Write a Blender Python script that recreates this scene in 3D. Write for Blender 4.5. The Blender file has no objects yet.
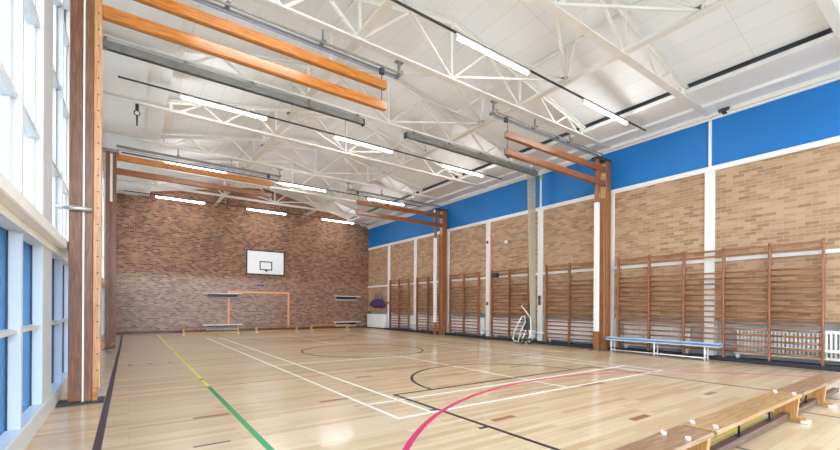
import bpy, math, random
from mathutils import Vector
random.seed(7)
scn = bpy.context.scene
COL = scn.collection

# ------------------------------------------------------------------ helpers
class MB:
    """collects vertices and faces, builds ONE mesh object"""
    def __init__(s): s.v = []; s.f = []; s.smooth = []
    def add(s, vs, fs, smooth=False):
        n = len(s.v); s.v += [tuple(v) for v in vs]
        s.f += [tuple(i + n for i in f) for f in fs]; s.smooth += [smooth] * len(fs)
        return s
    def box(s, x0, x1, y0, y1, z0, z1, c=0.0):
        if x0 > x1: x0, x1 = x1, x0
        if y0 > y1: y0, y1 = y1, y0
        if z0 > z1: z0, z1 = z1, z0
        if c <= 0:
            vs = [(x, y, z) for z in (z0, z1) for y in (y0, y1) for x in (x0, x1)]
            return s.add(vs, [(0, 2, 3, 1), (4, 5, 7, 6), (0, 1, 5, 4), (2, 6, 7, 3), (0, 4, 6, 2), (1, 3, 7, 5)])
        c = min(c, (x1 - x0) * .45, (y1 - y0) * .45, (z1 - z0) * .45)     # box with chamfered edges
        vs = []; idx = {}
        for i, sx in enumerate((x0, x1)):
            for j, sy in enumerate((y0, y1)):
                for k, sz in enumerate((z0, z1)):
                    dx = c if i == 0 else -c; dy = c if j == 0 else -c; dz = c if k == 0 else -c
                    idx[i, j, k, 0] = len(vs); vs.append((sx, sy + dy, sz + dz))
                    idx[i, j, k, 1] = len(vs); vs.append((sx + dx, sy, sz + dz))
                    idx[i, j, k, 2] = len(vs); vs.append((sx + dx, sy + dy, sz))
        fs = []
        for a in range(3):
            b, d = (a + 1) % 3, (a + 2) % 3
            for side in (0, 1):
                q = []
                for (p, r) in ((0, 0), (1, 0), (1, 1), (0, 1)):
                    t = [0, 0, 0]; t[a] = side; t[b] = p; t[d] = r; q.append(idx[t[0], t[1], t[2], a])
                fs.append(q if side else q[::-1])
            for p in (0, 1):
                for r in (0, 1):                                             # edge along axis a
                    q = []
                    for e, face in ((0, b), (1, b), (1, d), (0, d)):
                        t = [0, 0, 0]; t[a] = e; t[b] = p; t[d] = r; q.append(idx[t[0], t[1], t[2], face])
                    fs.append(q if (p + r) % 2 else q[::-1])
        for i in (0, 1):
            for j in (0, 1):
                for k in (0, 1):
                    q = [idx[i, j, k, 0], idx[i, j, k, 1], idx[i, j, k, 2]]
                    fs.append(q if (i + j + k) % 2 else q[::-1])
        return s.add(vs, fs)
    def bar(s, p, q, w, h, up=(0, 0, 1)):
        """rectangular bar from p to q, w across, h along up"""
        p = Vector(p); q = Vector(q); d = (q - p).normalized(); up = Vector(up)
        if abs(d.dot(up)) > .98: up = Vector((1, 0, 0)) if abs(d.x) < .9 else Vector((0, 1, 0))
        sd = d.cross(up).normalized(); u = sd.cross(d).normalized()
        vs = []
        for e in (p, q):
            for a, b in ((-1, -1), (1, -1), (1, 1), (-1, 1)): vs.append(e + sd * (a * w / 2) + u * (b * h / 2))
        return s.add(vs, [(0, 1, 2, 3), (7, 6, 5, 4), (0, 4, 5, 1), (1, 5, 6, 2), (2, 6, 7, 3), (3, 7, 4, 0)])
    def tube(s, pts, r, n=10, cap=True):
        pts = [Vector(p) for p in pts]; rings = []
        rr = r if isinstance(r, (list, tuple)) else [r] * len(pts)
        ref = None
        for i, p in enumerate(pts):
            a = pts[max(i - 1, 0)]; b = pts[min(i + 1, len(pts) - 1)]; d = (b - a).normalized()
            if ref is None: ref = Vector((0, 0, 1)) if abs(d.z) < .9 else Vector((1, 0, 0))
            sd = d.cross(ref).normalized(); u = sd.cross(d).normalized(); ref = u
            rings.append([p + (sd * math.cos(t) + u * math.sin(t)) * rr[i] for t in [2 * math.pi * k / n for k in range(n)]])
        vs = [v for g in rings for v in g]; fs = []
        for i in range(len(pts) - 1):
            for k in range(n):
                fs.append((i * n + k, i * n + (k + 1) % n, (i + 1) * n + (k + 1) % n, (i + 1) * n + k))
        s.add(vs, fs, True)
        if cap:
            m = len(vs); base = len(s.v) - m
            s.f.append(tuple(base + k for k in range(n))[::-1]); s.smooth.append(False)
            s.f.append(tuple(base + m - n + k for k in range(n))); s.smooth.append(False)
        return s
    def disc(s, c, r, h, n=20):
        return s.tube([c, (c[0], c[1], c[2] + h)], r, n)
    def ring(s, c, r0, r1, h, a0, a1, n=64):
        """flat ring segment in the floor plane"""
        vs = []; fs = []
        for i in range(n + 1):
            t = a0 + (a1 - a0) * i / n
            for r in (r0, r1):
                for z in (0, h): vs.append((c[0] + r * math.cos(t), c[1] + r * math.sin(t), c[2] + z))
        for i in range(n):
            a = 4 * i; b = a + 4
            fs += [(a + 1, a + 3, b + 3, b + 1), (a, a + 1, b + 1, b), (a + 2, b + 2, b + 3, a + 3), (a, b, b + 2, a + 2)]
        return s.add(vs, fs)
    def prism(s, poly, axis, a, b):
        """polygon (list of 2D points) pushed from a to b along axis (x / y / z)"""
        n = len(poly); P = []
        for t in (a, b):
            for (p, q) in poly:
                P.append((t, p, q) if axis == 'x' else (p, t, q) if axis == 'y' else (p, q, t))
        return s.add(P, [tuple(range(n))[::-1], tuple(range(n, 2 * n))] + [(i, (i + 1) % n, n + (i + 1) % n, n + i) for i in range(n)])
    def build(s, name, mat, parent=None):
        off = Vector((0, 0, 0)); p = parent
        while p is not None: off += p.location; p = p.parent
        me = bpy.data.meshes.new(name)
        me.from_pydata([tuple(Vector(v) - off) for v in s.v], [], s.f)
        me.polygons.foreach_set('use_smooth', s.smooth)
        me.materials.append(mat); me.validate(); me.update()
        import bmesh
        bm = bmesh.new(); bm.from_mesh(me); bmesh.ops.recalc_face_normals(bm, faces=bm.faces); bm.to_mesh(me); bm.free()
        o = bpy.data.objects.new(name, me); COL.objects.link(o)
        if parent is not None: o.parent = parent
        return o

def tag(o, label=None, cat=None, group=None, kind=None):
    if label: o['label'] = label
    if cat: o['category'] = cat
    if group: o['group'] = group
    if kind: o['kind'] = kind
    return o
def thing(name, label, cat, loc=(0, 0, 0), group=None):
    o = bpy.data.objects.new(name, None); COL.objects.link(o); o.location = loc
    return tag(o, label, cat, group)
def copy_thing(o, loc, label, group=None):
    c = o.copy(); COL.objects.link(c); c.location = loc
    tag(c, label, None, group)
    for ch in list(o.children):
        d = ch.copy(); COL.objects.link(d); d.parent = c
        for g in list(ch.children):
            e = g.copy(); COL.objects.link(e); e.parent = d
    return c
def struct(name, mb, mat, parent=None):
    o = mb.build(name, mat, parent)
    if parent is None: o['kind'] = 'structure'
    return o

# ------------------------------------------------------------------ materials
def srgb(r, g, b):
    f = lambda c: (c / 255 / 12.92) if c / 255 <= .04045 else ((c / 255 + .055) / 1.055) ** 2.4
    return (f(r), f(g), f(b), 1)
def new_mat(name):
    m = bpy.data.materials.new(name); m.use_nodes = True
    nt = m.node_tree; nt.nodes.clear()
    out = nt.nodes.new('ShaderNodeOutputMaterial'); b = nt.nodes.new('ShaderNodeBsdfPrincipled')
    nt.links.new(b.outputs[0], out.inputs[0])
    return m, nt, b
def N(nt, t, **kw):
    n = nt.nodes.new(t)
    for k, v in kw.items(): setattr(n, k, v)
    return n
def ramp(nt, fac, stops):
    r = N(nt, 'ShaderNodeValToRGB'); nt.links.new(fac, r.inputs[0])
    el = r.color_ramp.elements
    while len(el) < len(stops): el.new(.5)
    for e, (p, c) in zip(el, stops): e.position = p; e.color = c
    return r.outputs[0]
def mixc(nt, fac, a, b, blend='MIX'):
    m = N(nt, 'ShaderNodeMix', data_type='RGBA', blend_type=blend)
    for sock, val in ((m.inputs[0], fac), (m.inputs[6], a), (m.inputs[7], b)):
        if isinstance(val, (int, float)): sock.default_value = val
        elif isinstance(val, tuple): sock.default_value = val
        else: nt.links.new(val, sock)
    return m.outputs[2]
def plain(name, rgb, rough=.5, metal=0, coat=0, var=.06, scale=6):
    """one colour with a slight procedural unevenness"""
    m, nt, b = new_mat(name)
    tc = N(nt, 'ShaderNodeTexCoord'); no = N(nt, 'ShaderNodeTexNoise'); no.inputs['Scale'].default_value = scale
    no.inputs['Detail'].default_value = 4
    nt.links.new(tc.outputs['Object'], no.inputs['Vector'])
    c = srgb(*rgb)
    lo = tuple(x * (1 - var) for x in c[:3]) + (1,); hi = tuple(min(1, x * (1 + var)) for x in c[:3]) + (1,)
    nt.links.new(ramp(nt, no.outputs['Fac'], [(.3, lo), (.7, hi)]), b.inputs['Base Color'])
    b.inputs['Roughness'].default_value = rough; b.inputs['Metallic'].default_value = metal
    b.inputs['Coat Weight'].default_value = coat
    return m
def wood(name, dark, mid, light, axis, rough=.35, coat=.3, stretch=14, scale=4):
    """varnished timber, grain running along axis"""
    m, nt, b = new_mat(name)
    tc = N(nt, 'ShaderNodeTexCoord'); mp = N(nt, 'ShaderNodeMapping')
    s = [stretch, stretch, stretch]; s['xyz'.index(axis)] = 1.0
    mp.inputs['Scale'].default_value = s
    nt.links.new(tc.outputs['Object'], mp.inputs['Vector'])
    n1 = N(nt, 'ShaderNodeTexNoise'); n1.inputs['Scale'].default_value = scale; n1.inputs['Detail'].default_value = 6
    n1.inputs['Distortion'].default_value = .6
    nt.links.new(mp.outputs[0], n1.inputs['Vector'])
    nt.links.new(ramp(nt, n1.outputs['Fac'], [(.28, srgb(*dark)), (.5, srgb(*mid)), (.72, srgb(*light))]), b.inputs['Base Color'])
    b.inputs['Roughness'].default_value = rough; b.inputs['Coat Weight'].default_value = coat
    b.inputs['Coat Roughness'].default_value = .15
    return m
def brick(name, axis, stops, mortar, rough=.75, gloss_below=None, bw=.225):
    m, nt, b = new_mat(name)
    tc = N(nt, 'ShaderNodeTexCoord'); sp = N(nt, 'ShaderNodeSeparateXYZ'); cb = N(nt, 'ShaderNodeCombineXYZ')
    nt.links.new(tc.outputs['Object'], sp.inputs[0])
    nt.links.new(sp.outputs['Y' if axis == 'x' else 'X'], cb.inputs[0]); nt.links.new(sp.outputs['Z'], cb.inputs[1])
    br = N(nt, 'ShaderNodeTexBrick'); br.offset = .5
    br.inputs['Scale'].default_value = 1; br.inputs['Brick Width'].default_value = bw; br.inputs['Row Height'].default_value = .075
    br.inputs['Mortar Size'].default_value = .006; br.inputs['Mortar Smooth'].default_value = .2
    br.inputs['Color1'].default_value = (0, 0, 0, 1); br.inputs['Color2'].default_value = (1, 1, 1, 1)
    br.inputs['Mortar'].default_value = (.5, .5, .5, 1)
    nt.links.new(cb.outputs[0], br.inputs['Vector'])
    no = N(nt, 'ShaderNodeTexNoise'); no.inputs['Scale'].default_value = 30; no.inputs['Detail'].default_value = 3
    nt.links.new(cb.outputs[0], no.inputs['Vector'])
    big = N(nt, 'ShaderNodeTexNoise'); big.inputs['Scale'].default_value = .8; big.inputs['Detail'].default_value = 3
    nt.links.new(cb.outputs[0], big.inputs['Vector'])
    v = mixc(nt, .25, br.outputs['Color'], no.outputs['Fac'])
    v = mixc(nt, .12, v, big.outputs['Fac'])
    col = ramp(nt, v, [(p, srgb(*c)) for p, c in stops])
    nt.links.new(mixc(nt, br.outputs['Fac'], col, srgb(*mortar)), b.inputs['Base Color'])
    b.inputs['Roughness'].default_value = rough
    if gloss_below is not None:                 # sealed, varnished brickwork on the lower part of the wall
        mr = N(nt, 'ShaderNodeMapRange'); mr.interpolation_type = 'SMOOTHSTEP'
        mr.inputs[1].default_value = gloss_below - .25; mr.inputs[2].default_value = gloss_below + .15
        mr.inputs[3].default_value = 1; mr.inputs[4].default_value = 0
        nt.links.new(sp.outputs['Z'], mr.inputs[0])
        nt.links.new(mr.outputs[0], b.inputs['Coat Weight']); b.inputs['Coat Roughness'].default_value = .3
    bump = N(nt, 'ShaderNodeBump'); bump.inputs['Strength'].default_value = .5; bump.inputs['Distance'].default_value = .01
    inv = N(nt, 'ShaderNodeMath', operation='SUBTRACT'); inv.inputs[0].default_value = 1
    nt.links.new(br.outputs['Fac'], inv.inputs[1])
    ad = N(nt, 'ShaderNodeMath', operation='MULTIPLY_ADD'); ad.inputs[1].default_value = .5
    nt.links.new(no.outputs['Fac'], ad.inputs[0]); nt.links.new(inv.outputs[0], ad.inputs[2])
    nt.links.new(ad.outputs[0], bump.inputs['Height']); nt.links.new(bump.outputs[0], b.inputs['Normal'])
    return m
def floor_mat():
    m, nt, b = new_mat('maple_strip_floor')
    tc = N(nt, 'ShaderNodeTexCoord')
    br = N(nt, 'ShaderNodeTexBrick'); br.offset = .37
    br.inputs['Scale'].default_value = 1; br.inputs['Brick Width'].default_value = 1.35; br.inputs['Row Height'].default_value = .085
    br.inputs['Mortar Size'].default_value = .0012; br.inputs['Mortar Smooth'].default_value = .3
    br.inputs['Color1'].default_value = (0, 0, 0, 1); br.inputs['Color2'].default_value = (1, 1, 1, 1); br.inputs['Mortar'].default_value = (.4, .4, .4, 1)
    nt.links.new(tc.outputs['Object'], br.inputs['Vector'])
    mp = N(nt, 'ShaderNodeMapping'); mp.inputs['Scale'].default_value = (1.2, 22, 1); nt.links.new(tc.outputs['Object'], mp.inputs['Vector'])
    gr = N(nt, 'ShaderNodeTexNoise'); gr.inputs['Scale'].default_value = 3; gr.inputs['Detail'].default_value = 5
    nt.links.new(mp.outputs[0], gr.inputs['Vector'])
    v = mixc(nt, .35, br.outputs['Color'], gr.outputs['Fac'])
    col = ramp(nt, v, [(.05, srgb(188, 148, 104)), (.3, srgb(208, 175, 133)), (.6, srgb(218, 189, 149)), (.95, srgb(227, 202, 166))])
    nt.links.new(mixc(nt, br.outputs['Fac'], col, srgb(165, 122, 78)), b.inputs['Base Color'])
    b.inputs['Roughness'].default_value = .3
    b.inputs['Coat Weight'].default_value = .45; b.inputs['Coat Roughness'].default_value = .12
    return m
def deck_mat():
    m, nt, b = new_mat('white_roof_deck')
    tc = N(nt, 'ShaderNodeTexCoord'); sp = N(nt, 'ShaderNodeSeparateXYZ'); cb = N(nt, 'ShaderNodeCombineXYZ')
    nt.links.new(tc.outputs['Object'], sp.inputs[0]); nt.links.new(sp.outputs['X'], cb.inputs[0])
    ad = N(nt, 'ShaderNodeMath', operation='ADD'); ad.inputs[1].default_value = 2.237; nt.links.new(sp.outputs['Y'], ad.inputs[0])
    nt.links.new(ad.outputs[0], cb.inputs[1])
    br = N(nt, 'ShaderNodeTexBrick'); br.offset = 0
    br.inputs['Scale'].default_value = 1; br.inputs['Brick Width'].default_value = .46; br.inputs['Row Height'].default_value = 2.467
    br.inputs['Mortar Size'].default_value = .006; br.inputs['Mortar Smooth'].default_value = .1
    br.inputs['Color1'].default_value = srgb(239, 240, 240); br.inputs['Color2'].default_value = srgb(243, 244, 244)
    br.inputs['Mortar'].default_value = srgb(224, 222, 218)
    nt.links.new(cb.outputs[0], br.inputs['Vector'])
    nt.links.new(br.outputs['Color'], b.inputs['Base Color']); b.inputs['Roughness'].default_value = .6
    return m
def pane_mat(name, rgb, t):
    m = bpy.data.materials.new(name); m.use_nodes = True; nt = m.node_tree; nt.nodes.clear()
    out = N(nt, 'ShaderNodeOutputMaterial'); mix = N(nt, 'ShaderNodeMixShader')
    tr = N(nt, 'ShaderNodeBsdfTransparent'); gl = N(nt, 'ShaderNodeBsdfGlossy')
    tr.inputs[0].default_value = srgb(*rgb); gl.inputs['Roughness'].default_value = .03
    mix.inputs[0].default_value = t
    nt.links.new(tr.outputs[0], mix.inputs[1]); nt.links.new(gl.outputs[0], mix.inputs[2]); nt.links.new(mix.outputs[0], out.inputs[0])
    return m
def emit(name, rgb, s):
    m = bpy.data.materials.new(name); m.use_nodes = True; nt = m.node_tree; nt.nodes.clear()
    out = N(nt, 'ShaderNodeOutputMaterial'); e = N(nt, 'ShaderNodeEmission')
    e.inputs[0].default_value = srgb(*rgb); e.inputs[1].default_value = s
    nt.links.new(e.outputs[0], out.inputs[0]); return m

M = dict(
    floor=floor_mat(), deck=deck_mat(),
    brick_tan=brick('tan_brick', 'x', [(.05, (140, 102, 74)), (.3, (168, 130, 97)), (.55, (182, 146, 112)), (.8, (193, 160, 127)), (1, (174, 136, 103))], (186, 166, 142)),
    brick_brown=brick('brown_brick', 'y', [(.05, (66, 44, 38)), (.3, (112, 72, 50)), (.55, (142, 96, 66)), (.8, (160, 114, 82)), (1, (196, 164, 140))], (160, 140, 122), gloss_below=2.6, bw=.17),
    white=plain('white_paint', (238, 237, 233), .4, var=.02), frame=plain('white_window_paint', (208, 210, 210), .4, var=.015),
    steel=plain('cream_white_steel', (234, 230, 222), .45, var=.04, scale=3), soffit=plain('white_soffit_board', (238, 236, 232), .6, var=.02),
    grey_paint=plain('grey_recess_paint', (182, 179, 174), .6), dark=plain('dark_plinth', (42, 44, 52), .5), black=plain('black_plastic', (24, 24, 26), .4),
    blue=plain('blue_wall_panel', (14, 116, 190), .55, var=.05, scale=1.2), pipe=plain('white_radiator_enamel', (240, 240, 238), .3, var=.02),
    galv=plain('galvanised_steel', (150, 150, 146), .4, .6, var=.12), chrome=plain('worn_chrome', (190, 190, 190), .3, .8),
    gap=plain('shadow_gap_lining', (112, 114, 120), .7), conduit=plain('dark_conduit', (58, 58, 60), .5),
    post=wood('dark_varnished_timber', (92, 54, 32), (120, 74, 46), (146, 98, 66), 'z', .32, .4),
    post_orange=wood('orange_brown_timber', (118, 70, 34), (148, 92, 48), (172, 114, 66), 'z', .32, .4),
    post_light=wood('honey_drilled_timber', (176, 116, 70), (204, 148, 98), (222, 172, 122), 'z', .4, .3),
    beam=wood('orange_varnished_beam', (146, 78, 20), (188, 112, 36), (210, 138, 60), 'x', .28, .5),
    beam_red=wood('red_brown_varnished_beam', (102, 56, 24), (140, 80, 36), (166, 102, 52), 'x', .3, .4),
    bars=wood('wall_bar_timber', (112, 66, 34), (148, 92, 52), (174, 118, 74), 'z', .4, .3),
    rung=wood('rung_timber', (122, 72, 38), (154, 98, 56), (178, 122, 78), 'y', .35, .3),
    bench=wood('worn_bench_timber', (140, 100, 62), (170, 128, 82), (190, 152, 106), 'x', .4, .2),
    bench_dark=wood('dark_worn_bench_timber', (110, 78, 54), (146, 108, 76), (178, 138, 100), 'x', .4, .2),
    bench_leg=wood('bench_leg_timber', (168, 116, 62), (196, 142, 82), (214, 166, 106), 'z', .4, .2),
    bench_gold=wood('golden_bench_timber', (176, 128, 56), (206, 158, 82), (222, 180, 108), 'x', .4, .2),
    rail=wood('dark_low_rail_timber', (66, 42, 32), (92, 62, 48), (122, 88, 70), 'x', .45, .2),
    rope=plain('hemp_rope', (188, 178, 156), .9, var=.2, scale=40), blue_rope=plain('blue_cord', (60, 120, 200), .7),
    line_white=plain('white_court_paint', (240, 238, 230), .35, var=.02), line_black=plain('black_court_paint', (38, 36, 38), .35),
    line_navy=plain('navy_court_paint', (44, 42, 62), .35), line_red=plain('crimson_court_paint', (208, 44, 98), .35),
    line_red2=plain('thin_red_court_paint', (196, 92, 82), .35), line_green=plain('green_court_paint', (40, 150, 92), .35),
    line_yellow=plain('yellow_court_paint', (222, 216, 84), .35), line_teal=plain('teal_court_paint', (104, 140, 112), .35),
    line_grey=plain('faded_black_court_paint', (126, 112, 96), .35), line_orange=plain('orange_wall_paint', (232, 162, 106), .5),
    patch=wood('reddish_patch_board', (132, 78, 54), (158, 100, 72), (176, 122, 92), 'x', .35, .3),
    tube=emit('lit_fluorescent_tube', (245, 249, 255), 18.0),
    glass=pane_mat('clear_window_glass', (247, 250, 252), .06), blue_glass=pane_mat('blue_tinted_glass', (146, 178, 204), .05),
    purple=plain('purple_cloth', (78, 52, 98), .9, var=.25, scale=9), purple_grey=plain('dark_grey_plastic', (74, 66, 78), .6), mauve=plain('mauve_cloth', (148, 112, 118), .9, var=.15, scale=9), pink=plain('pink_lagged_pipe', (222, 148, 138), .6),
    blue_top=plain('blue_bench_padding', (72, 132, 196), .45), sign_blue=plain('blue_wall_sign', (58, 58, 132), .5),
    yellow=plain('yellow_green_plastic', (196, 200, 60), .5), board=plain('white_backboard', (240, 241, 242), .35, var=.01),
    ground=plain('pale_paving_outside', (190, 190, 186), .9), concrete=plain('outer_roof', (150, 150, 150), .9),
)

# ------------------------------------------------------------------ the room
XL, XR, YB, YF, XC = -.715, 11.33, 21.05, -.85, 5.31
TY = [3.93 + 2.467 * k for k in range(-1, 7)]            # the roof trusses
def zdeck(x): return 7.10 - .215 * abs(x - XC)

fl = struct('floor', MB().box(XL - .3, XR + .4, YF - .2, YB + .3, -.15, 0), M['floor'])
T = .0012
def strip(mb, x0, x1, y0, y1): mb.box(x0, x1, y0, y1, 0, T)
# court lines painted on the floor, one mesh per painted court
mb = MB(); w = .04                                        # badminton
for x in (2.35, 8.45 - w): strip(mb, x, x + w, 3.69, 17.09)
for x in (2.81, 8.0): strip(mb, x, x + w, 3.69 + w, 17.09 - w)
for y in (3.69, 4.45 - .02, 8.41, 12.37, 16.33, 17.05): strip(mb, 2.39, 8.41, y, y + w)
for a, b in ((3.73, 8.41), (12.41, 17.05)): strip(mb, 5.38, 5.42, a, b)
struct('badminton_line', mb, M['line_white'], fl)
mb = MB(); w = .05                                        # basketball
for (y0, y1, sgn) in ((-.6, 4.76, 1), (15.50, 20.86, -1)):
    for x in (2.93, 7.66): strip(mb, x, x + w, y0, y1)
    yl = 4.71 if sgn > 0 else 15.50
    mb.box(2.98, 7.66, yl, yl + w, 0, T * 1.5)
    a0, a1 = (0, math.pi) if sgn > 0 else (math.pi, 2 * math.pi)
    mb.ring((5.33, yl + .025, 0), 1.70, 1.75, T * 1.6, a0, a1, 72)
for y in (2.92, 3.76): strip(mb, 2.83, 2.93, y, y + .05)
mb.ring((5.31, 10.13, 0), 1.62, 1.67, T * 1.6, 0, 2 * math.pi, 96)
struct('basketball_line', mb, M['line_black'], fl)
mb = MB()
for x in (4.28, 6.40): strip(mb, x, x + .03, -.6, 1.33)
struct('short_black_line', mb, M['line_black'], fl)
mb = MB(); strip(mb, -.245, -.183, YF, 20.95); strip(mb, 10.80, 10.86, YF, 20.95); mb.box(.45, .74, 3.92, 3.95, 0, T)
struct('side_line', mb, M['line_navy'], fl)
mb = MB(); mb.ring((5.5, -.64, 0), 4.99, 5.047, T * 2.2, math.radians(3), math.radians(177), 140)
struct('crimson_line', mb, M['line_red'], fl)
mb = MB(); strip(mb, -.175, 10.8, 6.745, 6.775); strip(mb, -.175, 10.8, 13.5, 13.53); mb.ring((5.31, 10.13, 0), .43, .47, T * 1.6, 0, 2 * math.pi, 40)
struct('red_line', mb, M['line_red2'], fl)
mb = MB(); strip(mb, 1.01, 9.6, 7.26, 7.29)
struct('teal_line', mb, M['line_teal'], fl)
mb = MB(); strip(mb, -.175, 10.8, 10.11, 10.14); strip(mb, -.175, 10.8, 16.1, 16.12)
struct('halfway_line', mb, M['line_grey'], fl)
mb = MB(); mb.box(.942, .998, 1.2, 6.78, 0, T * 1.3); mb.add([(4.3, 1.385, T), (7.2, 1.40, T), (7.2, 1.44, T), (4.3, 1.425, T)], [(0, 1, 2, 3)])
struct('green_line', mb, M['line_green'], fl)
mb = MB(); mb.box(.945, .995, 6.78, 20.2, 0, T * 1.3); mb.box(9.58, 9.65, 6.78, 20.2, 0, T * 1.3)
mb.add([(4.3, 1.45, T), (7.2, 1.465, T), (7.2, 1.50, T), (4.3, 1.485, T)], [(0, 1, 2, 3)])
struct('yellow_line', mb, M['line_yellow'], fl)
mb = MB()
for (x, y, l, n) in ((5.68, 3.6, .55, 1), (3.14, 3.03, .34, 1), (.56, 4.90, .36, 1), (3.14, 6.22, .30, 1), (1.96, 4.86, .40, 1), (6.55, 2.27, .30, 1), (4.4, 2.2, .35, 1), (6.3, 5.6, .3, 1)):
    mb.box(x, x + l, y, y + .085 * n, 0, T * .6)
struct('patch_board', mb, M['patch'], fl)

# end wall (brown brick gable) and the wall behind the camera
gable = [(XL - .3, 0), (XR + .4, 0), (XR + .4, 5.95), (9.95, 5.95), (9.95, zdeck(9.95)), (XC, zdeck(XC)), (.67, zdeck(.67)), (.67, 5.95), (XL - .3, 5.95)]
wb = struct('wall_back', MB().prism(gable, 'y', YB, YB + .25), M['brick_brown'])
mb = MB(); y0, y1 = YB - .004, YB
mb.box(3.81, 3.90, y0, y1, .05, 1.92); mb.box(6.64, 6.73, y0, y1, .05, 1.92); mb.box(3.90, 6.64, y0, y1, 1.84, 1.92)
struct('painted_goal_line', mb, M['line_orange'], wb)
wf = struct('wall_front', MB().prism([(-1.0, 5.62)] + [q for q in gable if q[1] > 5][::1] + [(XR + .4, 5.62)] if False else [(XL - .3, 5.62), (XR + .4, 5.62)] + gable[2:], 'y', YF - .25, YF), M['frame'])
# unseen end behind the camera: glazing added to let in more daylight
for i in range(7):
    x = XL - .2 + i * 2.01
    struct('column', MB().box(x - .12, x + .12, YF - .25, YF, 0, 5.62, .006), M['frame'], wf)
struct('ledge_strip', MB().box(XL, XR, YF - .25, YF + .03, 1.80, 1.98).box(XL, XR, YF - .25, YF + .02, 0, .19), M['frame'], wf)
wn = struct('window_20', MB().box(XL, XR, YF - .12, YF - .06, 2.87, 2.93).box(XL, XR, YF - .12, YF - .06, 4.0, 4.06), M['frame'])
struct('pane', MB().box(XL, XR, YF - .10, YF - .096, 1.98, 5.62), M['glass'], wn)
struct('pane', MB().box(XL, XR, YF - .10, YF - .096, .19, 1.80), M['glass'], wn)
struct('baseboard_back', MB().box(XL, XR, YB - .025, YB, 0, .11, .005), M['rail'])

# tan brick side wall with a recess along its foot
wr = struct('wall_right', MB().box(XR, XR + .3, YF, YB, .94, 4.48), M['brick_tan'])
struct('recess_lining', MB().box(XR + .17, XR + .3, YF, YB, 0, .94), M['grey_paint'], wr)
PY = [3.93 + 2.467 * k for k in range(-1, 7)]
edges = [YF] + PY + [YB]
for i, y in enumerate(PY):
    mb = MB().box(XR - .038, XR + .2, y - .105, y + .105, 0, 4.48, .006)
    if i in (1, 3): mb.box(XR - .03, XR + .05, y - .03, y + .03, 4.60, 5.70)
    struct('column', mb, M['white'], wr)
prev = YF
for y in (PY[1], PY[3], YB):
    struct('blue_panel', MB().box(XR - .004, XR + .3, prev + .006, y - .006, 4.60, 5.70), M['blue'], wr); prev = y
struct('trim_1', MB().box(XR - .035, XR + .3, YF, YB, 4.48, 4.60, .006), M['white'])
struct('trim_2', MB().box(XR - .04, XR, YF, YB, 2.31, 2.39, .006), M['white'])
struct('trim_3', MB().box(XR - .13, XR + .3, YF, YB, 5.745, 5.83).box(XR - .05, XR + .3, YF, YB, 5.70, 5.745), M['steel'])
struct('baseboard_right', MB().box(11.10, XR + .17, YF, 18.88, 0, .09, .01), M['dark'])

# roof: two sloping white decks, flat soffits along both eaves
struct('ceiling', MB().prism([(.67, zdeck(.67)), (XC, zdeck(XC)), (9.93, zdeck(9.93)), (9.93, zdeck(9.93) + .12), (XC, zdeck(XC) + .12), (.67, zdeck(.67) + .12)], 'y', YF - .1, YB + .1), M['deck'])
struct('ceiling_soffit', MB().box(9.90, 10.75, YF, YB, 5.90, 5.93).box(9.90, 9.925, YF, YB, 5.93, 5.995).box(10.75, XR + .3, YF, YB, 5.83, 5.93), M['soffit'])
struct('ceiling_soffit', MB().box(.30, .70, YF, YB, 5.90, 5.93).box(XL - .3, .30, YF, YB, 5.86, 5.93), M['soffit'])
struct('ceiling_gap', MB().box(10.12, 10.16, YF, YB, 5.93, 6.25).box(9.93, 10.16, YF, YB, 6.22, 6.26), M['gap'])
struct('ceiling_gap', MB().box(.62, .66, YF, YB, 5.93, 6.2), M['soffit'])

# window wall
wl = struct('wall_left', MB().box(XL - .3, XL, YF, YB, 5.62, 5.95).box(XL - .3, XL, YF, YF + .2, 0, 5.62), M['frame'])
struct('window_sill_strip', MB().box(XL - .28, XL + .02, YF, YB, 0, .19, .008), M['frame'], wl)
struct('ledge_strip', MB().box(XL - .28, XL + .11, YF, YB, 1.87, 1.98, .01).box(XL - .28, XL + .03, YF, YB, 1.80, 1.87), M['steel'], wl)
XG = XL - .085
k = 0; y0 = 5.60 - 3 * 2.467
while y0 < YB - .3:
    c1 = y0 + .61
    struct('column', MB().box(XL - .28, XL, max(y0, YF), min(c1, YB), .19, 5.62, .006), M['frame'], wl)
    y1 = min(y0 + 2.467, YB)
    if y1 - c1 > .4:
        k += 1
        mid = c1 + (y1 - c1) / 2 - .08
        fr = MB().box(XG - .06, XL, mid, mid + .065, .19, 5.62)
        fr.box(XG - .04, XL - .02, c1, y1, .965, 1.005)
        for z in (2.87, 4.0, 5.08): fr.box(XG - .05, XL - .03, c1, y1, z, z + .06)
        for ya, yb in ((c1, mid), (mid + .065, y1)):      # slim dark-edged sashes around each light
            for z0, z1 in ((1.98, 2.87), (2.93, 4.0), (4.06, 5.08)):
                for a, b in ((ya, ya + .03), (yb - .03, yb)): fr.box(XG - .02, XG + .02, a, b, z0, z1)
        win = struct('window_%d' % k, fr, M['frame'])
        for ya, yb in ((c1, mid), (mid + .065, y1)):
            struct('pane', MB().box(XG - .008, XG - .004, ya, yb, 1.98, 5.62), M['glass'], win)
            struct('blue_pane', MB().box(XG - .008, XG - .004, ya, yb, .19, 1.80), M['blue_glass'], win)
            struct('gasket', MB().box(XG - .004, XG + .008, yb - .012, yb, .19, 1.80).box(XG - .004, XG + .008, yb - .012, yb, 1.98, 5.62), M['conduit'], win)
    y0 += 2.467
struct('ground_outside', MB().box(-60, 70, -60, 60, -.35, -.2), M['ground'])

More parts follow.
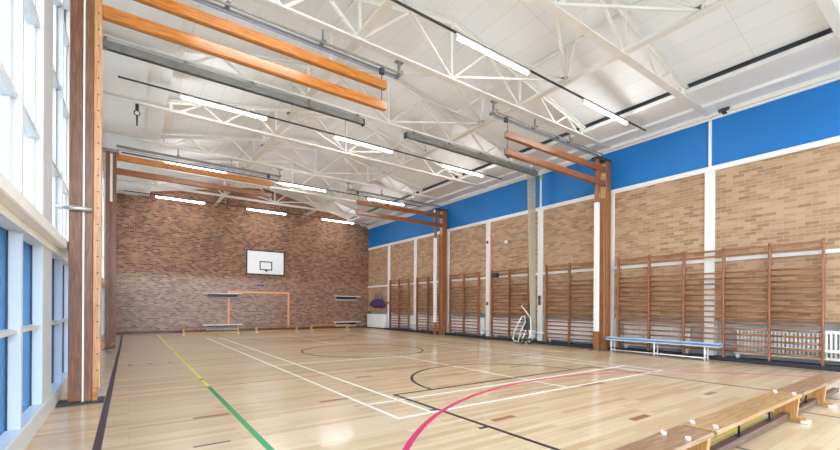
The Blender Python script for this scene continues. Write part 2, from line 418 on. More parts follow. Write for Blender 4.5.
# ------------------------------------------------------------------ roof steel
ORD = ['nearest the camera', 'second', 'third', 'fourth', 'fifth', 'sixth', 'seventh', 'eighth']
ZB = 5.83
def ztop(x): return zdeck(x) - .075
def make_truss(y, label):
    t = thing('roof_truss', label, 'roof truss', (XC, y, ZB - .04), 'white lattice roof trusses')
    MB().box(XL + .005, XR - .005, y - .075, y + .075, ZB - .04, ZB - .025).box(XL + .005, XR - .005, y - .012, y + .012, ZB - .025, ZB + .04).build('bottom_chord', M['steel'], t)
    for s in (-1, 1):
        a = (XC, y, ztop(XC)); b = (XC + s * 4.62, y, ztop(XC + 4.62))
        MB().bar(a, b, .15, .02).bar((a[0], y, a[2] - .04), (b[0], y, b[2] - .04), .03, .07).build('top_chord', M['steel'], t)
        P = lambda x, top: (XC + s * x, y, ztop(XC + x) - .05 if top else ZB)
        for (x0, t0, x1, t1) in ((0, 0, 1.04, 1), (1.04, 1, 2.07, 0), (2.07, 0, 2.72, 1), (2.72, 1, 3.38, 0), (3.38, 0, 3.86, 1), (3.86, 1, 4.36, 0)):
            MB().bar(P(x0, t0), P(x1, t1), .045, .045).build('web', M['steel'], t)
        MB().bar(P(2.07, 0), P(2.07, 1), .05, .05).build('vertical', M['steel'], t)
        MB().bar(P(4.52, 0), P(4.52, 1), .07, .07).build('vertical', M['steel'], t)
    MB().bar((XC, y, ZB), (XC, y, ztop(XC)), .05, .05).build('king_post', M['steel'], t)
    for x in (0, 2.07, -2.07): MB().box(XC + x - .12, XC + x + .12, y - .015, y + .015, ZB - .03, ZB + .10).build('gusset_plate', M['steel'], t)
    return t
n = len(TY)
names = ['white lattice roof truss crossing the roof closest to the end with the wooden benches',
         'white lattice roof truss above the first white pillar past the wooden benches',
         'white lattice roof truss over the nearer pair of brown gym posts',
         'white lattice roof truss with the grey rope tracks hung under it',
         'white lattice roof truss with the short hook hanging from its window end',
         'white lattice roof truss over the farther pair of brown gym posts',
         'white lattice roof truss second from the brown brick end wall',
         'white lattice roof truss nearest the brown brick end wall']
tr0 = make_truss(TY[0], names[0])
for y, nm in zip(TY[1:], names[1:]): copy_thing(tr0, (XC, y, ZB - .04), nm)

for s, nm in ((-1, 'long white steel beam under the roof on the window side'), (1, 'long white steel beam under the roof on the blue panel side')):
    x = XC + s * 2.07
    b = thing('roof_beam', nm, 'roof beam', (x, YF, ZB + .05), 'long white roof beams')
    MB().box(x - .075, x + .075, YF + .005, YB - .005, ZB + .042, ZB + .057).box(x - .012, x + .012, YF + .005, YB - .005, ZB + .057, ZB + .13).build('flange', M['steel'], b)
def bracing(ya, yb, label):
    b = thing('roof_bracing', label, 'roof bracing', (XC, (ya + yb) / 2, ZB), 'white bracing diamonds between the roof trusses')
    ym = (ya + yb) / 2
    for s in (-1, 1):
        xm = XC + s * 2.07
        for ye in (ya, yb):
            MB().bar((XC + s * .05, ye + (ym - ye) * .02, ZB + .05), (xm, ym, ZB + .10), .04, .04).build('brace', M['steel'], b)
        MB().bar((xm, ym, ZB + .13), (xm, ym, zdeck(xm) - .02), .045, .045).build('strut', M['steel'], b)
        MB().box(xm - .09, xm + .09, ym - .06, ym + .06, ZB + .13, ZB + .15).build('node_plate', M['galv'], b)
        MB().bar((xm, ya, zdeck(xm) - .04), (xm, yb, zdeck(xm) - .04), .05, .06).build('purlin', M['steel'], b)
        xq = XC + s * 1.04
        MB().bar((xm, ym, ZB + .13), (xq, ya, zdeck(xq) - .1), .03, .03).build('brace', M['steel'], b)
        MB().bar((xm, ym, ZB + .13), (xq, yb, zdeck(xq) - .1), .03, .03).build('brace', M['steel'], b)
    return b
bl = ['thin white roof bracing in the bay just past the truss closest to the wooden benches',
      'thin white roof bracing above the first row of strip lights, before the nearer gym posts',
      'thin white roof bracing between the nearer gym posts and the grey rope tracks',
      'thin white roof bracing above the second row of strip lights past the rope tracks',
      'thin white roof bracing in the bay just before the farther gym posts',
      'thin white roof bracing above the third row of strip lights past the farther gym posts',
      'thin white roof bracing in the last bay between trusses before the brick end wall']
b0 = bracing(TY[0], TY[1], bl[0])
for i in range(1, 7): copy_thing(b0, (XC, (TY[i] + TY[i + 1]) / 2, ZB), bl[i])

# ------------------------------------------------------------------ strip lights
rows = ['first row in view', 'second row in view', 'third row in view', 'row beside the brick end wall', 'row above the wooden benches']
cols = ['window end', 'middle', 'blue panel end']
proto = None
for r in range(-1, 4):
    y = 5.165 + 4.934 * r
    tk = thing('light_trunking', 'dark conduit carrying the strip lights, ' + rows[r], 'light trunking', (XC, y, 5.74), 'conduits of the strip lights')
    MB().box(-.2, 10.75, y - .014, y + .014, 5.735, 5.765).build('conduit', M['conduit'], tk)
    for x in (.1, 3.5, 7.1, 10.4):
        zt = zdeck(x) if .7 < x < 9.9 else 5.9
        MB().tube([(x, y, 5.765), (x, y, zt)], .006, 6).build('hanger_rod', M['steel'], tk)
    for c, x in enumerate((1.77, 5.30, 8.92)):
        lab = 'lit strip light, %s of the %s' % (cols[c], rows[r])
        if proto is None:
            proto = thing('strip_light', lab, 'strip light', (x, y, 5.66), 'lit strip lights under the roof')
            MB().box(x - .92, x + .92, y - .028, y + .028, 5.695, 5.735, .004).build('housing', M['white'], proto)
            MB().box(x - .88, x + .88, y - .026, y + .026, 5.655, 5.695, .010).build('tube', M['tube'], proto)
            MB().box(x - .90, x - .88, y - .026, y + .026, 5.655, 5.695).box(x + .88, x + .90, y - .026, y + .026, 5.655, 5.695).build('end_cap', M['white'], proto)
        else: copy_thing(proto, (x, y, 5.66), lab, 'lit strip lights under the roof')

# ------------------------------------------------------------------ hoisted gym beam frames on brown posts
def beam_pair(t, x0, x1, y, zu, zl, m1, m2):
    for z, m in ((zu, m1), (zl, m2)):
        bm = MB().box(x0, x1, y, y + .10, z, z + .155, .012).build('beam', m, t)
        MB().box(x1 - .02 if abs(x1) < 5 else x0 - .02, x1 + .02 if abs(x1) < 5 else x0 + .02, y + .02, y + .08, z + .02, z + .15).build('end_plate', M['galv'], bm)
def frame_left(y, label, near):
    t = thing('gym_beam_frame', label, 'gym apparatus', (-.45, y, 0), 'gym beam frames with hoisted beams')
    if near:
        MB().box(-.592, -.462, y, y + .2, .03, 5.5, .008).build('main_post', M['post'], t)
        MB().box(-.462, -.444, y - .008, y + .19, .03, 5.5).build('white_strip', M['white'], t)
        MB().box(-.447, -.362, y - .005, y + .2, .03, 5.5, .006).build('inner_post', M['post'], t)
        dp = MB().box(-.362, -.285, y + .005, y + .16, .19, 5.5, .004).build('drilled_post', M['post_light'], t)
        hm = MB()
        for i in range(26): hm.tube([(-.318, y + .002, .4 + i * .2), (-.318, y + .012, .4 + i * .2)], .009, 8)
        hm.build('bolt_hole', M['black'], dp)
        MB().box(-.70, -.25, y - .04, y + .26, 0, .03, .004).build('base_plate', M['conduit'], t)
        MB().box(-.362, -.318, y, y + .16, .03, .19).build('foot_block', M['beam'], t)
        MB().tube([(XL + .002, y - .035, 2.36), (-.372, y - .035, 2.36)], .028, 12).build('wall_bracket', M['chrome'], t)
    else:
        MB().box(-.53, -.43, y, y + .14, .02, 5.35, .006).build('inner_post', M['post'], t)
        MB().box(-.43, -.375, y + .01, y + .12, 4.0, 5.3).build('white_strip', M['white'], t)
        MB().box(-.43, -.375, y + .01, y + .12, .02, 4.0).build('main_post', M['post'], t)
        MB().box(-.375, -.29, y - .02, y + .16, .02, 5.35, .006).build('drilled_post', M['post'], t)
        MB().box(-.58, -.22, y - .06, y + .22, 0, .02, .004).build('base_plate', M['galv'], t)
        lv = MB().tube([(-.50, y - .03, .06), (-.33, y - .42, .20)], .03, 8).build('floor_lever', M['bench'], t)
    MB().box(-.62, -.24, y - .02, y + .2, 5.35 if not near else 5.5, 5.42 if not near else 5.56).build('pulley_block', M['galv'], t)
    beam_pair(t, -.285, 3.80, y, 5.16, 4.78, M['beam'], M['beam_red'] if not near else M['beam'])
    MB().tube([(3.72, y + .05, 5.50), (3.72, y + .05, 4.93)], .008, 6).build('sling', M['conduit'], t)
    return t
frame_left(6.4, 'tall brown gym post with two hoisted orange beams, in front of the nearer windows', True)
frame_left(13.8, 'farther brown gym post by the windows with two hoisted beams near the end wall', False)
def frame_right(y, label):
    t = thing('gym_beam_frame', label, 'gym apparatus', (11.1, y, 0), 'gym beam frames with hoisted beams')
    MB().box(10.98, 11.20, y - .07, y + .15, .02, 5.36, .008).build('main_post', M['post_orange'], t)
    MB().box(10.965, 10.98, y - .03, y + .11, .02, 5.3).build('white_strip', M['post_light'], t)
    MB().box(10.86, 10.92, y - .05, y + .06, .02, 4.30, .006).build('inner_post', M['post_orange'], t)
    MB().box(10.60, 10.70, y - .03, y + .09, .55, 4.15, .006).build('padded_pole', M['white'], t)
    MB().box(10.61, 10.69, y - .02, y + .08, 4.15, 5.36, .004).box(10.60, 10.70, y - .03, y + .09, .02, .55, .004).build('pole_end', M['post_orange'], t)
    MB().box(10.52, 11.16, y - .12, y + .20, 0, .02, .004).build('base_plate', M['galv'], t)
    MB().box(10.58, 11.24, y - .06, y + .16, 5.36, 5.43).build('pulley_block', M['conduit'], t)
    beam_pair(t, 6.92, 10.99, y - .05, 5.04, 4.65, M['beam_red'], M['beam_red'])
    MB().tube([(6.98, y, 5.42), (6.98, y, 4.80)], .008, 6).build('sling', M['conduit'], t)
    return t
frame_right(6.4, 'brown gym post beside the blue topped bench with two hoisted red-brown beams')
frame_right(13.8, 'farther brown gym post on the wall bar side with two hoisted red-brown beams')
def hoist(y, x0, x1, xe, label):
    """steel track of the beam hoist; xe = its free end in mid roof"""
    t = thing('hoist_track', label, 'hoist track', ((x0 + x1) / 2, y, 5.5), 'hoist tracks above the gym beams')
    MB().bar((x0, y + .01, 5.55), (x1, y + .01, 5.55), .022, .03).bar((x0, y + .13, 5.55), (x1, y + .13, 5.55), .022, .03).build('track_rail', M['galv'], t)
    s = 1 if xe > XC else -1
    MB().tube([(xe, y - .03, 5.55), (xe, y + .17, 5.55)], .04, 14).build('end_pulley', M['galv'], t)
    MB().box(xe - .02, xe + .02, y + .05, y + .09, 5.55, ZB - .04).box(xe - .08, xe + .08, y + .03, y + .11, ZB - .06, ZB - .04).build('hanger_bracket', M['galv'], t)
    for x in (x0 + (x1 - x0) * .33, x0 + (x1 - x0) * .66):
        MB().box(x - .03, x + .03, y - .01, y + .15, 5.57, 5.60).box(x - .012, x + .012, y + .05, y + .09, 5.60, ZB - .04).build('clip', M['galv'], t)
    MB().tube([(x0, y + .05, 5.46), (x1, y + .05, 5.46)], .005, 6).build('blue_cord', M['blue_rope'], t)
    MB().tube([(x0, y + .09, 5.47), (x1, y + .09, 5.47)], .005, 6).build('wire', M['galv'], t)
    MB().box(min(3.68, x1) if xe < XC else 6.94, 3.76 if xe < XC else 7.02, y + .02, y + .08, 5.43, 5.53).build('trolley', M['conduit'], t)
hoist(6.4, -.30, 4.10, 4.10, 'steel hoist track with blue cord above the nearer window side gym beams')
hoist(13.8, -.30, 4.10, 4.10, 'steel hoist track with blue cord above the farther window side gym beams')
hoist(6.4, 6.60, 10.9, 6.60, 'steel hoist track with blue cord above the nearer beams on the wall bar side')
hoist(13.8, 6.60, 10.9, 6.60, 'steel hoist track with blue cord above the farther beams on the wall bar side')

# grey rope tracks and the tied climbing ropes
def rope_track(x0, x1, label):
    t = thing('rope_track', label, 'rope track', ((x0 + x1) / 2, 8.80, 5.6), 'grey climbing rope tracks')
    MB().box(x0, x1, 8.75, 8.77, 5.58, 5.70).box(x0, x1, 8.83, 8.85, 5.58, 5.70).box(x0, x1, 8.75, 8.85, 5.70, 5.715).build('channel', M['galv'], t)
    k = 5
    for i in range(k):
        x = x0 + .25 + (x1 - x0 - .4) * i / (k - 1)
        MB().box(x - .025, x + .025, 8.735, 8.865, 5.60, 5.74).box(x - .02, x + .02, 8.78, 8.82, 5.74, ZB - .04).build('clip', M['galv'], t)
    MB().box(x1 - .02 if x1 < 5 else x0 - .02, x1 + .015 if x1 < 5 else x0 + .02, 8.75, 8.85, 5.55, 5.70).build('end_stop', M['conduit'], t)
    return t
rope_track(-.6, 4.57, 'grey steel rope track hung under the roof from the window side to mid roof')
rope_track(5.79, 11.02, 'grey steel rope track hung under the roof, ending above the tied climbing ropes')
for i in range(5):
    x = 10.58 + .085 * i
    rp = thing('climbing_rope', 'grey hemp climbing rope tied in the bundle hanging by the white wall pillar', 'climbing rope', (x, 8.80, .4), 'tied climbing ropes')
    pts = []
    for j in range(13):
        f = j / 12; xb = 10.93 + .046 * (i - 2)
        e = f ** 1.5
        pts.append((x + (xb - x) * e, 8.80 + .05 * f * f, 5.56 - 5.1 * f))
    MB().tube(pts, .021, 10).build('rope', M['rope'], rp)
    MB().box(x - .03, x + .03, 8.775, 8.825, 5.555, 5.66).build('runner', M['galv'], rp)

tag(MB().tube([(.13, 11.33, 5.79), (.13, 11.33, 5.66)], .035, 12).tube([(.13 + .055 * math.cos(a), 11.33, 5.59 + .055 * math.sin(a)) for a in [math.pi / 2 + 2 * math.pi * i / 20 for i in range(21)]], .012, 8).tube([(.13, 11.33, 5.53), (.13, 11.33, 5.30)], [.022, .015], 8).build('hanging_hook', M['conduit']),
    'short dark ring hook hanging from the roof on the window side', 'hook')

# ------------------------------------------------------------------ wall bars
RZ = [.245, .372, .50, .625, .75, .88, 1.01, 1.14, 1.27, 1.40, 1.53, 1.655, 1.78, 1.905, 2.03]
def wall_bars(ys, label):
    t = thing('wall_bars', label, 'wall bars', (11.1, ys[0], .09), 'timber wall bars')
    for y in ys:
        MB().box(11.11, 11.215, y - .02, y + .02, .09, 2.61, .006).build('upright', M['bars'], t)
    for a, b in zip(ys[:-1], ys[1:]):
        for z in RZ:
            MB().tube([(11.155, a + .02, z), (11.155, b - .02, z)], .022, 8).build('rung', M['rung'], t)
        MB().box(11.105, 11.15, a + .02, b - .02, 2.52, 2.565, .006).build('top_rung', M['rung'], t)
        MB().box(11.15, 11.19, a + .02, b - .02, 2.40, 2.44, .006).build('top_rung', M['rung'], t)
    for y in ys:
        for z in (1.0, 2.15): MB().box(11.215, XR, y - .015, y + .015, z, z + .04).build('wall_bracket', M['galv'], t)
    return t
wall_bars([6.08 - .829 * i for i in range(6)], 'long five bay timber wall bars behind the blue topped bench')
lab = ['two bay timber wall bars between the nearer gym post and the tied ropes',
       'two bay timber wall bars behind the folded white trolley',
       'two bay timber wall bars between the pink pipe and the farther gym post',
       'two bay timber wall bars just beyond the farther gym post',
       'two bay timber wall bars next to the purple bag']
centres = [7.64, 10.10, 12.56, 15.02, 17.48]
w0 = wall_bars([centres[0] - .87, centres[0], centres[0] + .87], lab[0])
for c, l in zip(centres[1:], lab[1:]): copy_thing(w0, (11.1, c - .87, .09), l)

# ------------------------------------------------------------------ heating
def column_radiator(y0, y1, label):
    t = thing('column_radiator', label, 'radiator', (11.38, (y0 + y1) / 2, .09), 'white column radiators')
    k = int((y1 - y0) / .066); mb = MB()
    for i in range(k):
        y = y0 + .033 + i * .066
        for x in (11.315, 11.395): mb.tube([(x, y, .20), (x, y, .74)], .02, 8)
    mb.build('column', M['pipe'], t)
    MB().box(11.292, 11.418, y0, y1, .70, .77, .02).build('top_header', M['pipe'], t)
    MB().box(11.292, 11.418, y0, y1, .17, .235, .02).build('bottom_header', M['pipe'], t)
    for y in (y0 + .08, y1 - .08): MB().box(11.32, 11.39, y - .03, y + .03, .09, .18).build('foot', M['pipe'], t)
    MB().tube([(11.355, y0 - .005, .72), (11.355, y0 - .06, .72)], .018, 8).build('valve', M['chrome'], t)
column_radiator(4.35, 6.03, 'white column radiator behind the blue topped bench')
column_radiator(1.55, 3.45, 'white column radiator behind the nearer half of the long wall bars')
column_radiator(-.4, 1.40, 'white column radiator just past the end of the long wall bars')
def panel_radiator(y0, y1, label):
    t = thing('panel_radiator', label, 'radiator', (11.38, (y0 + y1) / 2, .09), 'white flat panel radiators')
    pn = MB().box(11.305, 11.335, y0, y1, .16, .78, .01)
    k = int((y1 - y0) / .12)
    for i in range(k):
        y = y0 + .05 + i * .12; pn.box(11.297, 11.305, y, y + .06, .21, .73)
    pn.build('front_panel', M['pipe'], t)
    MB().box(11.375, 11.405, y0, y1, .16, .78, .01).build('rear_panel', M['pipe'], t)
    MB().box(11.31, 11.40, y0 + .02, y1 - .02, .78, .79).build('top_grille', M['pipe'], t)
    for y in (y0 + .15, y1 - .15): MB().box(11.335, 11.375, y - .02, y + .02, .09, .3).build('foot', M['pipe'], t)
for c, l in zip(centres, ['behind the wall bars beside the tied ropes', 'behind the wall bars with the folded trolley', 'behind the wall bars before the farther gym post', 'behind the wall bars just beyond the farther gym post', 'behind the wall bars next to the purple bag']):
    panel_radiator(c - 1.0, c + 1.0, 'white flat panel radiator ' + l)
t = thing('heating_pipe', 'white heating pipe running low along the tan brick wall', 'pipe', (11.245, 10, .33))
MB().tube([(11.257, YF + .05, .37), (11.257, 18.86, .34)], .03, 12).build('pipe', M['pipe'], t)
for y in PY: MB().box(11.222, 11.28, y - .02, y + .02, .31, .41).build('pipe_clip', M['pipe'], t)
t = thing('radiator_cabinet', 'low white cabinet in the corner under the purple bag', 'cabinet', (11.27, 19.85, 0))
MB().box(11.14, 11.325, 18.90, 20.86, .06, .80, .012).build('body', M['white'], t)
MB().box(11.128, 11.14, 18.95, 19.86, .10, .76, .004).build('door', M['white'], t)
MB().box(11.128, 11.14, 19.90, 20.81, .10, .76, .004).build('door', M['white'], t)
MB().box(11.16, 11.325, 18.92, 20.84, 0, .06).build('plinth', M['dark'], t)

t = thing('soil_pipe', 'pink painted pipe standing against the white pillar above the wall bars', 'pipe', (11.29, 11.14, .94))
MB().tube([(11.288, 11.15, .96), (11.288, 11.15, 3.95)], .034, 12).build('pipe', M['pink'], t)
MB().box(11.25, 11.33, 11.05, 11.18, 3.92, 4.02).build('junction_box', M['pink'], t)
t = thing('wall_speaker', 'small black speaker fixed over the top of the wall bars', 'speaker', (11.02, 10.62, 2.35))
MB().box(10.93, 11.05, 10.50, 10.78, 2.30, 2.47, .02).build('body', M['black'], t)
MB().box(10.922, 10.93, 10.53, 10.75, 2.33, 2.44).build('grille', M['conduit'], t)
MB().box(11.05, 11.12, 10.60, 10.66, 2.36, 2.40).build('bracket', M['conduit'], t)
for (y, z, l) in ((11.33, 3.72, 'upper small dark fixing on the white pillar beside the pink pipe'), (11.33, 1.35, 'dark fixing low on the white pillar beside the pink pipe'), (8.86, 1.45, 'dark box on the white pillar beside the tied ropes'), (18.73, 1.42, 'small dark fixing on the white pillar nearest the purple bag')):
    b = thing('pillar_fixing', l, 'wall fixing', (11.27, y, z), 'dark fixings on the white pillars')
    h = .05 if z > 2 or y < 9 and False else .06
    if y < 9: h = .16
    MB().box(11.24, 11.28, y - .04, y + .04, z - h, z + h, .006).build('body', M['conduit'], b)
    MB().box(11.232, 11.24, y - .02, y + .02, z - .02, z + .02).build('knob', M['galv'], b)
# conduit run on the tan brick, dark lamp-shaped loose bits on the wall
t = thing('wall_conduit', 'short grey conduit on the tan brick beside the tied ropes', 'conduit', (11.31, 9.5, 3.6))
MB().tube([(11.31, 8.98, 3.62), (11.31, 10.35, 3.62)], .018, 8).build('conduit', M['grey_paint'], t)
MB().box(11.27, 11.33, 10.33, 10.47, 3.56, 3.68, .01).build('junction_box', M['white'], t)
# yellow-green ball trapped on the cornice ledge near the rope track
tag(MB().tube([(11.02, 8.63, 5.50 + .06 * math.sin(a)) for a in (-1.5, -.9, -.3, .3, .9, 1.5)], [.012, .038, .055, .055, .038, .012], 14).build('shuttlecock', M['yellow']),
    'small yellow-green shuttlecock stuck at the wall end of the rope track', 'shuttlecock')

t = thing('cornice_fitting', 'small dark fitting on the pale cornice above the white pillar and blue panels', 'fitting', (11.18, 3.62, 5.75))
MB().box(11.13, 11.20, 3.50, 3.72, 5.76, 5.84, .02).build('body', M['purple_grey'], t)
MB().box(11.20, 11.29, 3.58, 3.66, 5.73, 5.78).build('bracket', M['conduit'], t)
# purple bag on the wall
t = thing('hanging_bag', 'purple cloth bag hanging on the tan wall above the white cabinet', 'bag', (11.25, 19.7, 1.2), None)
pr_ = []; prof = [(0, .55), (.12, .95), (.3, 1.0), (.5, .95), (.75, .75), (.95, .55), (1, .4)]
mb = MB(); vs = []; nn = 24
for (f, s) in prof:
    for k in range(nn):
        a = 2 * math.pi * k / nn
        rr = s * (1 + .10 * math.sin(3 * a + 5 * f) + .05 * math.sin(7 * a))
        vs.append((11.21 + .11 * rr * math.cos(a), 19.75 + .82 * rr * math.sin(a), 1.17 + .46 * f + .03 * math.sin(4 * a)))
fs = [(i * nn + k, i * nn + (k + 1) % nn, (i + 1) * nn + (k + 1) % nn, (i + 1) * nn + k) for i in range(len(prof) - 1) for k in range(nn)]
fs += [tuple(range(nn))[::-1], tuple(range((len(prof) - 1) * nn, len(prof) * nn))]
mb.add(vs, fs, True).build('body', M['purple'], t)
MB().prism([(19.40, 1.5), (20.25, 1.5), (20.15, 1.75), (20.12, 1.92), (19.55, 1.95), (19.48, 1.75)], 'x', 11.24, 11.30).build('upper_cloth', M['mauve'], t)
MB().box(11.28, XR, 19.70, 19.80, 2.0, 2.05).build('hook', M['galv'], t)

# ------------------------------------------------------------------ things on the brown brick wall
t = thing('backboard', 'white basketball backboard with black border on the brown brick wall', 'backboard', (5.53, YB, 2.75))
MB().box(4.66, 6.40, 20.97, 20.995, 2.80, 3.91, .003).build('board', M['board'], t)
mb = MB()
for a in ((4.61, 4.66, 2.75, 3.96), (6.40, 6.45, 2.75, 3.96), (4.66, 6.40, 3.91, 3.96), (4.66, 6.40, 2.75, 2.80)): mb.box(a[0], a[1], 20.96, 21.0, a[2], a[3], .003)
mb.build('border', M['black'], t)
mb = MB()
for a in ((5.23, 5.28, 2.99, 3.43), (5.79, 5.84, 2.99, 3.43), (5.28, 5.79, 3.38, 3.43), (5.28, 5.79, 2.99, 3.04)): mb.box(a[0], a[1], 20.966, 20.971, a[2], a[3])
mb.build('target_square', M['black'], t)
MB().box(5.48, 5.60, 20.90, 20.97, 2.93, 3.0, .006).build('ring_mount', M['black'], t)
mb = MB()
for x in (5.0, 6.0): mb.box(x - .03, x + .03, 20.995, YB, 2.9, 3.8)
mb.build('wall_bracket', M['black'], t)
tag(MB().box(5.14, 5.46, YB - .012, YB, 2.19, 2.27, .002).build('wall_sign', M['sign_blue']), 'small blue plate on the brown brick below the backboard', 'sign')
def vent(xa, xb, z, label, tall):
    t = thing('wall_vent', label, 'wall vent', ((xa + xb) / 2, YB, z), 'long slot vents in the brown brick wall')
    MB().box(xa - .17, xb + .2, 20.80, YB, z + .13, z + .17, .006).build('ledge', M['soffit'], t)
    MB().box(xa, xb, 20.93, 20.985, z - .005, z + .125).build('slot', M['black'], t)
    mb = MB().box(xa - .03, xb + .05, 20.99, YB, z - .04, z).box(xa - .03, xa, 20.99, YB, z, z + .13).box(xb, xb + .05, 20.99, YB, z, z + .13).box(xa, xb, 20.985, YB, z, z + .13)
    if tall: mb.box(xa - .03, xb + .05, 20.995, YB, z - .10, z - .04)
    mb.build('surround', M['grey_paint'], t)
vent(2.93, 4.22, 1.63, 'long slot vent over the corner of the painted orange goal', False)
vent(2.93, 4.22, .17, 'low slot vent at the foot of the orange goal post nearer the windows', True)
vent(9.29, 10.5, 1.63, 'upper slot vent on the brown brick near the tan wall corner', True)
vent(9.29, 10.5, .20, 'lower slot vent on the brown brick near the tan wall corner', True)

# ------------------------------------------------------------------ benches
def bench(x0, x1, y, label, group, seat='bench', leg='bench_leg', rail='rail', legs=None, pads=(), rods=None, hook=None, h=.30, w=.235):
    t = thing('gym_bench', label, 'bench', ((x0 + x1) / 2, y, 0), group)
    mb = MB().box(x0, x1, y - w / 2, y + w / 2, h - .035, h, .006)
    mb.build('seat', M[seat], t)
    MB().box(x0 + .02, x1 - .02, y - .035, y + .035, .03, .09, .006).build('low_rail', M[rail], t)
    for x in (legs if legs is not None else (x0 + .08, x1 - .08)):
        lg = MB().prism([(y - .105, h - .035), (y - .085, .05), (y + .085, .05), (y + .105, h - .035)], 'x', x - .03, x + .03).build('leg', M[leg], t)
        MB().box(x - .035, x + .035, y - .17, y + .17, .022, .06, .008).build('cross_foot', M[leg], lg)
        for s in (-1, 1): MB().box(x - .04, x + .04, y + s * .155 - .035, y + s * .155 + .035, 0, .035, .006).build('rubber_foot', M['pipe'], lg)
    for x in (rods if rods is not None else (x0 + .7, x1 - .7)):
        MB().tube([(x, y, .09), (x, y, h - .035)], .009, 8).box(x - .04, x + .04, y - .02, y + .02, .09, .096).build('rod', M['black'], t)
    for x in pads:
        for s in (-1, 1):
            MB().tube([(x, y + s * .078, h), (x, y + s * .078, h + .022)], [.019, .016], 12).build('rubber_stud', M['pipe'], t)
    if hook is not None:
        hm = MB()
        for s in (-1, 1):
            hm.tube([(hook, y + s * .07, h - .05), (hook - .06, y + s * .07, h - .06), (hook - .10, y + s * .07, h - .09), (hook - .10, y + s * .07, h - .13)], .010, 8)
        hm.build('hook', M['conduit'], t)
    return t
G = 'wooden gym benches in a line across the near floor'
bench(1.15, 3.47, 1.285, 'worn dark-topped gym bench at the near end of the foreground line', G, 'bench_dark', legs=(1.5, 3.41), pads=(1.5, 3.12))
bench(3.52, 5.84, 1.285, 'light-topped gym bench in the middle of the foreground line', G, 'bench', legs=(5.78,), pads=(3.60, 5.70), rods=(4.36, 5.2), hook=3.56)
bench(5.88, 8.20, 1.285, 'dark-topped gym bench nearest the radiators in the foreground line', G, 'bench_dark', legs=(7.0,))
G2 = 'low gym benches along the brown brick wall'
bench(1.75, 4.0, 19.35, 'low brown gym bench by the end wall under the orange goal corner', G2, 'bench_dark', 'bench_gold', 'bench_gold')
bench(4.62, 6.62, 19.35, 'low brown gym bench by the end wall inside the orange goal', G2, 'bench_dark', 'bench_gold', 'bench_gold')
bench(7.18, 9.26, 19.35, 'golden gym bench by the end wall nearest the tan wall corner', G2, 'bench_gold', 'bench_gold', 'bench_gold')

# blue topped bench by the wall bars
t = thing('padded_bench', 'long narrow bench with blue top and white legs in front of the long wall bars', 'bench', (10.88, 4.75, 0))
MB().box(10.76, 11.02, 3.54, 6.24, .345, .395, .01).build('top', M['blue_top'], t)
MB().box(10.775, 11.005, 3.555, 6.225, .395, .402).build('top_sheen', M['pipe'], t)  # white layer paints the light reflected off the blue top
MB().box(10.77, 11.01, 3.56, 6.22, .325, .345).build('top_frame', M['pipe'], t)
for y in (3.84, 4.95, 6.08):
    MB().tube([(10.80, y, 0), (10.80, y, .325)], .016, 8).tube([(10.98, y, 0), (10.98, y, .325)], .016, 8).tube([(10.80, y, .07), (10.98, y, .07)], .012, 8).build('leg', M['pipe'], t)
MB().tube([(10.80, 3.84, .06), (10.80, 6.08, .06)], .014, 8).build('stretcher', M['pipe'], t)

# folded white tubular trolley in front of the tied ropes
t = thing('folded_trolley', 'folded white tube trolley with dark wheels beside the white pillar', 'trolley', (10.9, 9.15, 0))
MB().tube([(10.750, 9.20, 1.27), (10.750, 8.98, 1.05), (10.730, 8.80, .86), (10.710, 8.76, .6), (10.710, 8.74, .1)], .018, 10).build('push_handle', M['pipe'], t)
MB().tube([(10.660, 9.10, .90), (10.650, 9.26, .66), (10.650, 9.40, .40), (10.650, 9.47, .15), (10.650, 9.40, .05), (10.650, 9.24, .06), (10.660, 9.14, .40), (10.670, 8.96, .72), (10.670, 8.98, .92), (10.660, 9.10, .90)], .018, 10).build('tube_frame', M['pipe'], t)
MB().tube([(10.710, 9.05, .72), (10.690, 8.95, .45), (10.690, 9.12, .10), (10.690, 8.92, .05), (10.690, 8.78, .28), (10.710, 8.86, .62)], .018, 10).build('tube_frame', M['pipe'], t)
MB().box(10.670, 10.770, 8.80, 9.06, .45, .86, .03).build('folded_seat', M['conduit'], t)
for (y, r) in ((9.36, .085), (8.76, .10), (9.06, .08)):
    wh = MB().tube([(10.640, y, r), (10.680, y, r)], r, 20).build('wheel', M['conduit'], t)
    MB().tube([(10.632, y, r), (10.688, y, r)], r * .4, 14).build('hub', M['chrome'], wh)

# brass floor sockets
dots = [(.02, 10.02), (.36, 10.07), (.72, 10.09), (.97, 7.48), (.945, 12.47), (.02, 17.6), (.55, 17.7)]
lb = ['on the halfway line nearest the navy side line', 'on the halfway line, second from the navy side line', 'on the halfway line, third from the navy side line',
      'on the yellow line just beyond its green end', 'on the yellow line past the halfway line', 'beside the navy line near the end wall', 'between the navy and yellow lines near the end wall']
p0 = None
for (x, y), l in zip(dots, lb):
    l = 'small dark floor socket ' + l
    if p0 is None:
        p0 = thing('floor_socket', l, 'floor socket', (x, y, 0), 'small dark sockets set in the floor')
        MB().disc((x, y, 0), .042, .004, 20).build('cover', M['galv'], p0); MB().disc((x, y, .004), .026, .002, 16).build('cap', M['black'], p0)
    else: copy_thing(p0, (x, y, 0), l)

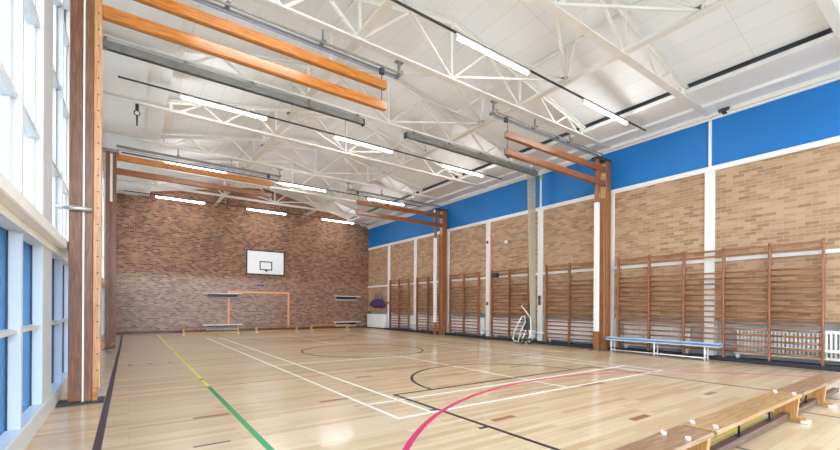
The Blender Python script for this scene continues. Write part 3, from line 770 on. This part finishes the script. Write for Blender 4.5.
# ------------------------------------------------------------------ daylight, camera, exposure
wd = bpy.data.worlds.new('sky'); scn.world = wd; wd.use_nodes = True
nt = wd.node_tree; bg = nt.nodes['Background']
tc = N(nt, 'ShaderNodeTexCoord'); sp = N(nt, 'ShaderNodeSeparateXYZ'); nt.links.new(tc.outputs['Generated'], sp.inputs[0])
sky = ramp(nt, sp.outputs['Z'], [(0, srgb(242, 247, 252)), (.5, srgb(220, 235, 250)), (1, srgb(190, 217, 246))])
mr = N(nt, 'ShaderNodeMapRange'); mr.interpolation_type = 'SMOOTHSTEP'      # hazy sun behind the camera end, dimmer sky beyond the far end
mr.inputs[1].default_value = -.9; mr.inputs[2].default_value = .9; mr.inputs[3].default_value = 3.0; mr.inputs[4].default_value = .28
nt.links.new(sp.outputs['Y'], mr.inputs[0])
nt.links.new(sky, bg.inputs[0]); nt.links.new(mr.outputs[0], bg.inputs[1])

YAW, ROLL, FPX, HZ = .6196, .0054, 407.95, 307.1
c, s = math.cos(YAW), math.sin(YAW); cr, sr = math.cos(ROLL), math.sin(ROLL)
R0, F0, U0 = Vector((c, -s, 0)), Vector((s, c, 0)), Vector((0, 0, 1))
R = R0 * cr + U0 * sr; U = U0 * cr - R0 * sr
from mathutils import Matrix
cd = bpy.data.cameras.new('camera'); cam = bpy.data.objects.new('camera', cd); COL.objects.link(cam)
mw = Matrix(((R.x, U.x, -F0.x, 0), (R.y, U.y, -F0.y, 0), (R.z, U.z, -F0.z, 1.2), (0, 0, 0, 1)))
cam.matrix_world = mw
cd.sensor_fit = 'HORIZONTAL'; cd.sensor_width = 36; cd.lens = 36 * FPX / 840
cd.shift_y = (HZ - 225) / 840; cd.clip_start = .02; cd.clip_end = 300
scn.camera = cam
vs_ = scn.view_settings
vs_.view_transform = 'Standard'; vs_.look = 'None'; vs_.gamma = 1; vs_.use_curve_mapping = False
vs_.exposure = 1.7
cy = scn.cycles
cy.max_bounces = 12; cy.diffuse_bounces = 8; cy.glossy_bounces = 4; cy.transparent_max_bounces = 16
cy.caustics_reflective = False; cy.caustics_refractive = False; cy.sample_clamp_indirect = 6
